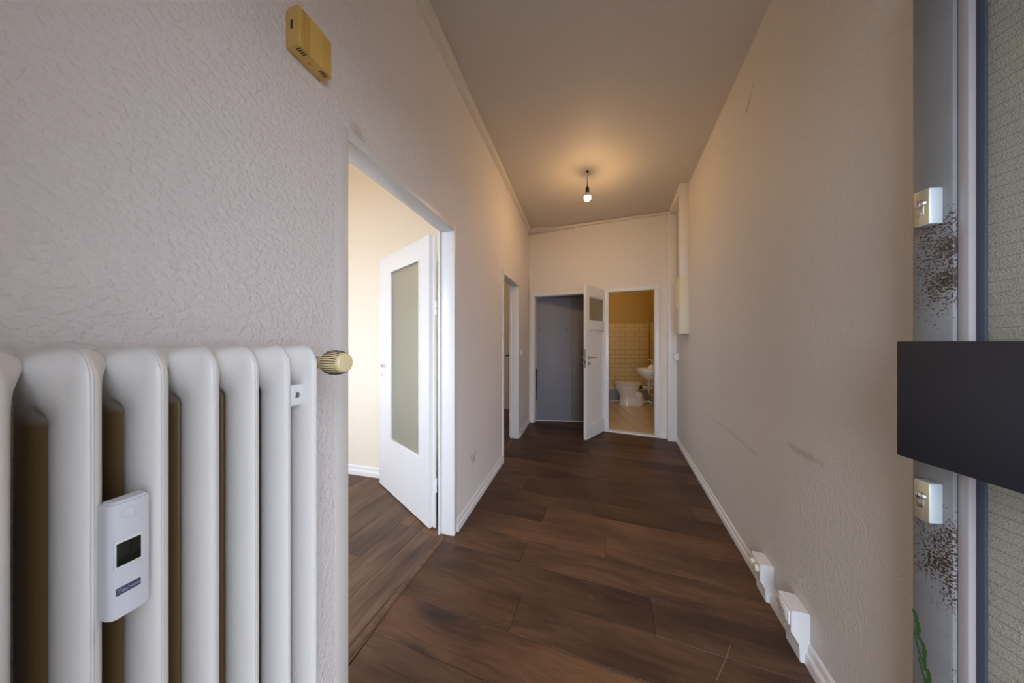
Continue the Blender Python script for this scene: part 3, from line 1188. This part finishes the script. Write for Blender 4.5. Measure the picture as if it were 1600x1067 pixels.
def loft(bm, rings, cap0=True, cap1=True):
    for a, b in zip(rings, rings[1:]):
        n = len(a)
        for k in range(n):
            bm.faces.new([a[k], a[(k + 1) % n], b[(k + 1) % n], b[k]])
    if cap0:
        bm.faces.new(rings[0][::-1])
    if cap1:
        bm.faces.new(rings[-1])


toilet = empty('toilet', (.918, 5.93, 0), R(2))
tag(toilet, 'white floor standing toilet with closed lid by the tiled back wall', 'toilet')
bm = bmesh.new()
loft(bm, [ellring(bm, .0, 0, .0005, .215, .118, sq=.25), ellring(bm, .0, 0, .06, .208, .114, sq=.2),
          ellring(bm, -.02, 0, .17, .185, .112), ellring(bm, -.045, 0, .24, .180, .128), ellring(bm, -.06, 0, .30, .21, .160, nose=.02),
          ellring(bm, -.06, 0, .37, .235, .178, nose=.05), ellring(bm, -.06, 0, .405, .240, .182, nose=.07)])
obj('bowl', bm, M_porcelain, toilet, smooth=True, angle=60)
bm = bmesh.new()                       # siphon bulge at the back
tube(bm, [(-.02, 0, .10), (.03, 0, .19), (.08, 0, .225), (.13, 0, .19), (.16, 0, .11), (.185, 0, .02)], .07, 16,
     rs=[.05, .092, .106, .104, .092, .080])
obj('siphon', bm, M_porcelain, toilet, smooth=True, angle=70)
bm = bmesh.new()
loft(bm, [ellring(bm, -.055, 0, .408, .238, .180, nose=.07), ellring(bm, -.055, 0, .412, .243, .185, nose=.07),
          ellring(bm, -.055, 0, .426, .243, .185, nose=.07), ellring(bm, -.055, 0, .430, .238, .180, nose=.07)])
obj('seat', bm, M_plastic, toilet, smooth=True)
bm = bmesh.new()
loft(bm, [ellring(bm, -.055, 0, .434, .240, .182, nose=.07), ellring(bm, -.055, 0, .439, .245, .187, nose=.07),
          ellring(bm, -.055, 0, .450, .243, .185, nose=.07), ellring(bm, -.055, 0, .458, .215, .160, nose=.07)])
obj('lid', bm, M_plastic, toilet, smooth=True)
for yy in (-.07, .07):
    bm = bmesh.new()
    tube(bm, [(.165, yy - .02, .435), (.165, yy + .02, .435)], .014, 12)
    obj('hinge', bm, M_plastic, toilet, smooth=True)
bm = bmesh.new()
tube(bm, [(.150, 0, .355), (.215, 0, .355)], .034, 14)
obj('flush_collar', bm, M_dark, toilet, smooth=True)
bm = bmesh.new()
tube(bm, [(.20, 0, .355), (.40, 0, .355)], .028, 14)
obj('flush_pipe', bm, M_plastic, toilet, smooth=True)

# --- washbasin on the right wall; local -x points into the room
WBD = 1.72                                # distance of its centre from the corner
wx, wy = br(WBD, -.003)
basin = empty('washbasin', (wx, wy, -.015), math.atan2(-.040, .9992))
tag(basin, 'white wall hung washbasin with chrome trap beside the bathroom doorway', 'washbasin')
bm = bmesh.new()


def half(z, dep, hw, x0=0.0, n=20):
    pts = [(x0, -hw, z)]
    for k in range(n + 1):
        t_ = -math.pi / 2 + math.pi * k / n
        pts.append((-dep * max(0, math.cos(t_)) ** .75 + x0 * 0, hw * math.sin(t_), z))
    pts.append((x0, hw, z))
    return [bm.verts.new(p) for p in pts]


loft(bm, [half(.680, .33, .10), half(.705, .37, .16), half(.75, .43, .22), half(.800, .475, .262), half(.835, .492, .275), half(.852, .495, .276),
          half(.858, .487, .270), half(.850, .45, .235), half(.80, .40, .20), half(.77, .28, .12)])
obj('bowl', bm, M_porcelain, basin, smooth=True, angle=50)
bm = bmesh.new()
tx_ = -.305
tube(bm, [(tx_, 0, .682), (tx_, 0, .65)], .028, 16)
tube(bm, [(tx_, 0, .668), (tx_, 0, .57)], .019, 14)
arc = [(tx_, 0, .62), (tx_, 0, .52)]
for k in range(9):
    a_ = math.pi + math.pi * k / 8
    arc.append((tx_ + .045 + .045 * math.cos(a_), 0, .505 + .045 * math.sin(a_)))
arc += [(tx_ + .09, 0, .53), (tx_ + .095, 0, .545), (tx_ + .11, 0, .555), (-.002, 0, .558)]
tube(bm, arc, .0155, 14)
tube(bm, [(-.018, 0, .558), (-.002, 0, .558)], .032, 18)
obj('trap', bm, M_chrome, basin, smooth=True, angle=50)
bm = bmesh.new()
box(bm, (-.315, .05, .590), (-.20, .16, .70), .006)
obj('valve_cover', bm, M_plastic, basin, smooth=True)
bm = bmesh.new()
hexa(bm, [(-.33, -.02, .845), (-.22, -.02, .845), (-.22, .05, .845), (-.33, .05, .845), (-.29, -.015, .915), (-.23, -.015, .925), (-.23, .045, .925), (-.29, .045, .915)], .008)
obj('faucet', bm, M_porcelain, basin, smooth=True)
bm = bmesh.new()
tube(bm, [(-.26, .02, .915), (-.26, .02, .985)], .009, 10)
tube(bm, [(-.22, .02, .99), (-.31, .02, .996)], .010, 10)
obj('faucet_lever', bm, M_chrome, basin, smooth=True)

# ------------------------------------------------------------------ hall things
# --- radiator
rad = empty('radiator', (-.60, .504, 0))
tag(rad, 'tall white column radiator with thermostat knob on the near left wall', 'radiator')


def rad_section():
    zt, zb, dep, r = 1.258, .27, .160, .046
    hm = .0155
    zs = []
    for k in range(12):
        zs.append(zt - r * (1 - math.cos(math.pi / 2 * k / 11)))
    z = zt - r
    while z > zt - .135:
        z -= .004
        zs.append(z)
    for k in range(1, 12):
        zs.append(z + (zb + .14 - z) * k / 11)
    z = zb + .14
    while z > zb + r + .004:
        z -= .008
        zs.append(z)
    for k in range(7):
        zs.append(zb + r * (1 - math.sin(math.pi / 2 * k / 6)))
    zs = sorted(set(round(q, 5) for q in zs), reverse=True)
    NU = 84
    slots = [(.080, .0060)]
    s_top, s_bot = zt - .098, zb + .098

    def um(z):
        d = min(zt - z, z - zb)
        if d >= r:
            return 0.0
        return r - math.sqrt(max(0, r * r - (r - d) ** 2))

    def e_of(u, z):
        qx, qz = abs(u - dep / 2) - (dep / 2 - r), abs(z - (zt + zb) / 2) - ((zt - zb) / 2 - r)
        out = math.hypot(max(qx, 0), max(qz, 0)) + min(max(qx, qz), 0) - r
        e = -out
        for c, w in slots:
            zz = min(max(z, s_bot), s_top)
            e = min(e, math.hypot(u - c, z - zz) - w)
        return e
    bm = bmesh.new()
    G = []
    for z in zs:
        u0 = um(z)
        row = []
        for i in range(NU + 1):
            # denser towards the outer edges
            tt = i / NU
            tt = tt - .035 * math.sin(2 * math.pi * tt)
            u = u0 + (dep - 2 * u0) * tt
            e = e_of(u, z)
            if i in (0, NU) or z in (zs[0], zs[-1]):
                e = 0
            ell = lambda q: math.sqrt(max(0, 1 - (1 - min(max(q, 0), 1)) ** 2))
            h = hm * ell(e / .037)
            if e > 0:                      # the headers are full and meet their neighbours
                dz = min(zt - z, z - zb)
                wz = min(max((.112 - dz) / .045, 0), 1)
                wu = min(max((min(u, dep - u) - .014) / .046, 0), 1)
                w_ = wz * wz * (3 - 2 * wz) * wu * wu * (3 - 2 * wu)
                hd = .0299 * ell(e / .020) * (1 - .62 * min(max((dz - .028) / .07, 0), 1))
                h += w_ * (max(hd, h * .55) - h)
            row.append((e, bm.verts.new((-u, -h, z)), bm.verts.new((-u, h, z))))
        G.append(row)
    for a, b in zip(G, G[1:]):
        for i in range(NU):
            q = (a[i], a[i + 1], b[i + 1], b[i])
            if all(v[0] < .0 for v in q):
                continue
            bm.faces.new([q[0][1], q[1][1], q[2][1], q[3][1]])
            bm.faces.new([q[3][2], q[2][2], q[1][2], q[0][2]])
    bmesh.ops.remove_doubles(bm, verts=bm.verts, dist=.00002)
    loose = [v for v in bm.verts if not v.link_faces]
    bmesh.ops.delete(bm, geom=loose, context='VERTS')
    ridge = []
    for z in zs:
        ridge.append((-um(z) + .0004, 0, z))
    tube(bm, ridge, .0016, 6)
    return bm


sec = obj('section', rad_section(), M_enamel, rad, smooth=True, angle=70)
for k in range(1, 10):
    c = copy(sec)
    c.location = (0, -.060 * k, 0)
# thermostat valve: stands out from the wall side at the far end, axis +x
vz = 1.212
ax = Matrix.Rotation(R(90), 4, 'Y')


def xl(bm, prof, x0, y0, z0_, seg=36):
    lathe(bm, prof, seg, Matrix.Translation((x0, y0, z0_)) @ Matrix.Rotation(R(90), 4, 'Y'))


VX, VY = -.062, .066
bm = bmesh.new()
tube(bm, [(-.08, .018, vz), (-.08, VY, vz)], .013, 14)
xl(bm, [(.016, -.045), (.016, .0), (.013, .004), (.013, .012)], VX, VY, vz, 18)
tube(bm, [(VX - .030, VY, vz), (-.2195, VY, vz)], .010, 12)
obj('valve', bm, M_steel, rad, smooth=True)
bm = bmesh.new()
KS = 1.15
prof = [(r_ * KS, h_ * KS) for r_, h_ in ((.0145, .004), (.0175, .010), (.0235, .022), (.0262, .036), (.0262, .044), (.0245, .056), (.0215, .064), (.0205, .066))]
xl(bm, prof, VX, VY, vz, 40)
th = obj('thermostat_knob', bm, M_knob, rad, smooth=True, angle=60)
for k in range(30):
    a_ = 2 * math.pi * k / 30
    pts = []
    for rr, hh in ((.0246, .026), (.0268, .036), (.0268, .044), (.0251, .056), (.0225, .0635)):
        pts.append((VX + hh * KS, VY + rr * KS * math.cos(a_), vz + rr * KS * math.sin(a_)))
    bm = bmesh.new()
    tube(bm, pts, .0009, 5)
    obj('groove', bm, M_bakelite, th, smooth=True)
bm = bmesh.new()
xl(bm, [(r_ * KS, h_ * KS) for r_, h_ in ((.0205, .064), (.0205, .068), (.0180, .0705), (.006, .0712))], VX, VY, vz, 32)
obj('cap', bm, M_knob, th, smooth=True)
# fixing clip between the two last sections
bm = bmesh.new()
box(bm, (-.026, -.040, 1.122), (-.021, -.0135, 1.170), .003, 3)
clip_o = obj('clip', bm, M_plastic, rad, smooth=True)
bm = bmesh.new()
lathe(bm, [(.0062, 0), (.0062, .0016), (.005, .0024)], 18, Matrix.Translation((-.0212, -.0265, 1.146)) @ Matrix.Rotation(R(90), 4, 'Y'))
obj('screw', bm, M_steel, clip_o, smooth=True)

# --- heat meter clipped to the radiator's columns
mx = -.5995
hm_ = empty('heat_meter', (mx, .2275, 0))
tag(hm_, 'white slim heat meter with dark display clipped to the radiator columns', 'meter')
bm = bmesh.new()
prof = [(-.0200, 0), (-.0200, .016), (-.0180, .0205), (-.013, .0235), (.008, .0235), (.0140, .0215), (.0158, .018), (.0158, 0)]
prism(bm, prof, lambda w: (w[1], w[0], .909), lambda w: (w[1], w[0], 1.060))
bmesh.ops.bevel(bm, geom=[e for e in bm.edges if abs(e.verts[0].co.z - e.verts[1].co.z) < .001], offset=.003, segments=2, affect='EDGES')
hous = obj('housing', bm, M_plastic2, hm_, smooth=True)
bx('display_frame', (.022, -.0160, .9745), (.0244, .0078, 1.0105), M_plastic, hm_, .001)
dsp = bx('display', (.0238, -.0142, .9775), (.0247, .0060, 1.0072), M_lcd, hm_, .0004)
bx('name_strip', (.0230, -.0142, .9405), (.0238, .0060, .9500), M_slate, hm_, .0002)
bm = bmesh.new()
lathe(bm, [(.0085, 0), (.0085, .0010), (.0078, .0014)], 28, Matrix.Translation((.0233, -.0020, 1.042)) @ Matrix.Rotation(R(90), 4, 'Y') @ Matrix.Diagonal((.75, 1, 1, 1)))
bt = obj('eye_button', bm, M_plastic2, hm_, smooth=True)
bx('button_bar', (.0244, -.0027, 1.0365), (.0251, -.0013, 1.0475), M_plastic, bt, .0002)
tc_ = bpy.data.curves.new('name_text', 'FONT')
tc_.body = 'Techem'
tc_.size = .0085
tc_.align_x = 'CENTER'
tc_.align_y = 'CENTER'
tc_.extrude = .00012
tx = bpy.data.objects.new('name_text', tc_)
COL.objects.link(tx)
deps = bpy.context.evaluated_depsgraph_get()
tme = bpy.data.meshes.new_from_object(tx.evaluated_get(deps))
bpy.data.objects.remove(tx)
wdt = max(v.co.x for v in tme.vertices) - min(v.co.x for v in tme.vertices)
txo = bpy.data.objects.new('lettering', tme)
COL.objects.link(txo)
tme.materials.append(simple('pale print', lin(165, 168, 190), .5))
txo.parent = hm_
txo.location = (.0240, -.0041, .9452)
txo.rotation_euler = (R(90), 0, R(90))
txo.scale = (.0175 / wdt, .85, 1)

# --- yellowed ribbed box high on the left wall
ch = empty('wall_sensor_box', (XL, .649, 2.154))
tag(ch, 'yellowed ribbed plastic box with vent slots high on the left wall', 'wall box')
hw, hh, dp = .053, .056, .050
bm = bmesh.new()
box(bm, (0, -hw + .002, -hh + .003), (.022, hw - .002, hh - .003), .001)
obj('back_plate', bm, M_yellow, ch, smooth=True)
bm = bmesh.new()
prof = [(.012, -hw), (dp - .004, -hw), (dp - .001, -hw + .002)]
y = -hw + .006
for k in range(4):
    prof += [(dp, y), (dp, y + .0026), (dp - .0045, y + .0044), (dp - .0045, y + .0056)]
    y += .0064
prof += [(dp + .0005, y), (dp + .0005, hw - .030)]
y = hw - .029
for k in range(4):
    prof += [(dp - .0045, y), (dp - .0045, y + .0012), (dp, y + .0030), (dp, y + .0056)]
    y += .0064
prof += [(dp - .001, hw - .002), (dp - .004, hw), (.012, hw)]
prism(bm, prof, lambda w: (w[0], w[1], -hh), lambda w: (w[0], w[1], hh))
obj('cover', bm, M_yellow, ch)
for y0_, n_ in ((-hw + .008, 4), (hw - .030, 4)):
    for k in range(n_):
        yy = y0_ + k * .0058
        bx('vent_slot', (dp - .021, yy, -hh - .0004), (dp - .004, yy + .0026, -hh + .002), M_dark, ch)
bx('side_slot', (.020, -hw - .0004, -.006), (.029, -hw + .002, .020), M_dark, ch)
bx('latch_mark', (.024, -.004, -hh - .0004), (.026, .003, -hh + .001), M_dark, ch)

# --- bare bulb on the ceiling
BX, BY = .043, 2.88
zt = zc(BX, BY)
pl = empty('pendant_bulb', (BX, BY, zt))
tag(pl, 'lit bare bulb in a black socket hanging from a ceiling hook', 'lamp')
bm = bmesh.new()
lathe(bm, [(.013, .002), (.013, -.006), (.008, -.012)], 16)
hook = [(0, 0, -.008), (0, 0, -.022), (.010, 0, -.030), (.012, 0, -.040), (.004, 0, -.049), (-.006, 0, -.046)]
tube(bm, hook, .0018, 8)
obj('ceiling_hook', bm, M_bakelite, pl, smooth=True)
bm = bmesh.new()
box(bm, (-.030, -.010, -.052), (-.018, .010, -.022), .002)
tube(bm, [(-.024, 0, -.004), (-.027, .0, -.024)], .0018, 6)
tube(bm, [(-.024, .004, -.050), (-.016, .002, -.068), (-.004, 0, -.074)], .0018, 6)
obj('wire_terminal', bm, M_plastic, pl, smooth=True)
bm = bmesh.new()
tube(bm, [(-.004, 0, -.050), (-.003, 0, -.075), (0, 0, -.092)], .005, 10, rs=[.003, .006, .004])
obj('cord_grip', bm, M_plastic, pl, smooth=True)
zs_ = -.165
bm = bmesh.new()
tube(bm, [(0, 0, -.085), (0, 0, zs_ + .02)], .0030, 8)
obj('cord', bm, M_bakelite, pl, smooth=True)
bm = bmesh.new()
lathe(bm, [(.006, zs_ + .028), (.007, zs_ + .010), (.017, zs_), (.0185, zs_ - .045), (.016, zs_ - .050)], 20)
obj('socket', bm, M_dark, pl, smooth=True)
bm = bmesh.new()
zb_ = 2.717 - zt
dome = [(0.0335 * math.sin(R(q)), zb_ + .0335 * math.cos(R(q))) for q in (74, 84, 94, 104, 114, 124, 134, 144, 154, 164, 174)]
lathe(bm, [(.013, zs_ - .046), (.0135, zs_ - .056), (.020, zs_ - .064), (.0305, zb_ + .0165), dome[0]], 24, cap=False)
obj('bulb_neck', bm, M_plastic, pl, smooth=True)
bm = bmesh.new()
lathe(bm, dome, 24)
obj('bulb', bm, M_bulb, pl, smooth=True)


# --- outlets standing on the right baseboard
def wall_outlet(yc, w, h, front, label):
    o = empty('wall_outlet', (xr(yc), yc, 0), math.atan2(.1132, 1) * -1)
    # local y runs along the wall, local -x into the hall
    tag(o, label, 'outlet', 'outlets on the right baseboard')
    bm = bmesh.new()
    pf = [(0, .0005), (.031, .0005), (.033, .045), (.033, h * .36), (front + .004, h * .56), (front + .002, h - .004), (front - .002, h), (0, h)]
    prism(bm, pf, lambda q: (-q[0], -w / 2, q[1]), lambda q: (-q[0], w / 2, q[1]))
    bmesh.ops.bevel(bm, geom=list(bm.edges), offset=.002, segments=2, affect='EDGES')
    obj('housing', bm, M_plastic, o, smooth=True)
    return o


o1 = wall_outlet(1.645, .098, .178, .050, 'white outlet block with two round knobs on the right baseboard')
for k in (-.020, .022):
    bm = bmesh.new()
    lathe(bm, [(.016, -.002), (.016, .012), (.013, .015)], 20, Matrix.Translation((-.0520, k, .140)) @ Matrix.Rotation(R(-92), 4, 'Y'))
    obj('knob', bm, M_cream, o1, smooth=True)
o2 = wall_outlet(1.380, .100, .197, .055, 'white outlet block with square socket on the right baseboard, closer to the entrance')
bm = bmesh.new()
Mr = Matrix.Translation((-.0585, 0, .154)) @ Matrix.Rotation(R(-2), 4, 'Y')
box(bm, (-.004, -.038, -.026), (.004, .038, .028), .002)
bmesh.ops.transform(bm, matrix=Mr, verts=bm.verts)
fr = obj('socket_frame', bm, M_plastic, o2, smooth=True)
bm = bmesh.new()
box(bm, (-.0055, -.026, -.019), (-.003, .026, .020), .001)
bmesh.ops.transform(bm, matrix=Mr, verts=bm.verts)
obj('socket_insert', bm, M_base, fr, smooth=True)
for yy in (-.009, 0, .009):
    bm = bmesh.new()
    box(bm, (-.0062, yy - .0022, -.003), (-.005, yy + .0022, .003))
    bmesh.ops.transform(bm, matrix=Mr, verts=bm.verts)
    obj('contact_hole', bm, M_dark, fr)

# --- fuse box
fb = empty('fuse_box', (xr(3.25), 3.25, 1.345), -math.atan2(.1132, 1))
tag(fb, 'tall cream fuse box on the right wall under the vertical duct', 'fuse box')
bx('body', (-.082, 0.0, 0), (-.0005, .26, .612), M_cream, fb, .004)
bx('cover', (-.092, .004, .004), (-.0825, .262, .580), M_cream, fb, .003)
bx('cover_latch', (-.098, .10, .29), (-.0915, .13, .33), M_plastic, fb, .002)


# --- switches
sw = empty('light_switch', (XL, 3.69, 1.115))
tag(sw, 'white light switch between the second left doorway and the grey recess', 'switch')
bx('plate', (.0003, -.040, -.040), (.010, .040, .040), M_plastic, sw, .003)
bx('rocker', (.0095, -.028, -.028), (.016, .028, .028), M_plastic, sw, .003)
sw2 = empty('light_switch', (xr(3.80), 3.80, 1.080), -math.atan2(.1132, 1))
tag(sw2, 'white surface mounted switch box below the fuse box', 'switch')
bx('housing', (-.050, -.035, -.042), (-.0005, .030, .042), M_plastic, sw2, .004)
bx('rocker', (-.058, -.024, -.030), (-.0495, .020, .030), M_plastic, sw2, .003)

# --- dark bar with hooks upright in the recess
hb = empty('hook_bar', (-.721, 4.312, .345))
tag(hb, 'dark brown upright bar with two pale metal clips in the grey recess', 'hook bar')
bm = bmesh.new()
hexa(bm, [(-.010, -.012, 0), (.008, -.012, 0), (.008, .014, 0), (-.010, .014, 0),
          (-.012, -.018, .49), (.022, -.018, .49), (.022, .016, .49), (-.012, .016, .49)], .006, 3)
obj('bar', bm, M_bakelite, hb, smooth=True)
for z in (.08, .31):
    bm = bmesh.new()
    tube(bm, [(-.004, -.014, z + .05), (-.002, -.022, z + .045), (-.002, -.023, z + .012), (-.008, -.026, z + .002), (-.013, -.022, z + .012)], .0045, 8)
    obj('hook', bm, M_satin, hb, smooth=True)

# ------------------------------------------------------------------ labels of the plain setting
for nm, lab in (
        ('wall_right_return', 'narrow wall edge hidden behind the open steel entrance door'),
        ('wall_right_front', 'pale wall seen through the wired glass of the entrance door'),
        ('wall_front', 'front wall of the house with the entrance doorway'),
        ('wall_room_back', 'cream wall behind the open glazed door'),
        ('wall_room_side', 'cream outer side wall of the rooms on the left'),
        ('wall_room_far', 'cream wall seen through the second left doorway'),
        ('ceiling_rooms', 'pale ceiling of the rooms behind the left wall'),
        ('ground', 'grey paving outside the entrance'),
        ('baseboard_left_near', 'white baseboard behind the radiator'),
        ('wall_recess_right', 'right side wall of the grey recess'),
        ('wall_recess_left', 'left side wall of the grey recess'),
        ('wall_recess_back', 'wall behind the flush grey door'),
        ('ceiling_recess', 'low ceiling of the grey recess'),
        ('wall_bathroom_left', 'bathroom left wall hidden behind the open panelled door'),
        ('ceiling_bathroom', 'bathroom ceiling')):
    if nm in bpy.data.objects:
        tag(bpy.data.objects[nm], lab)
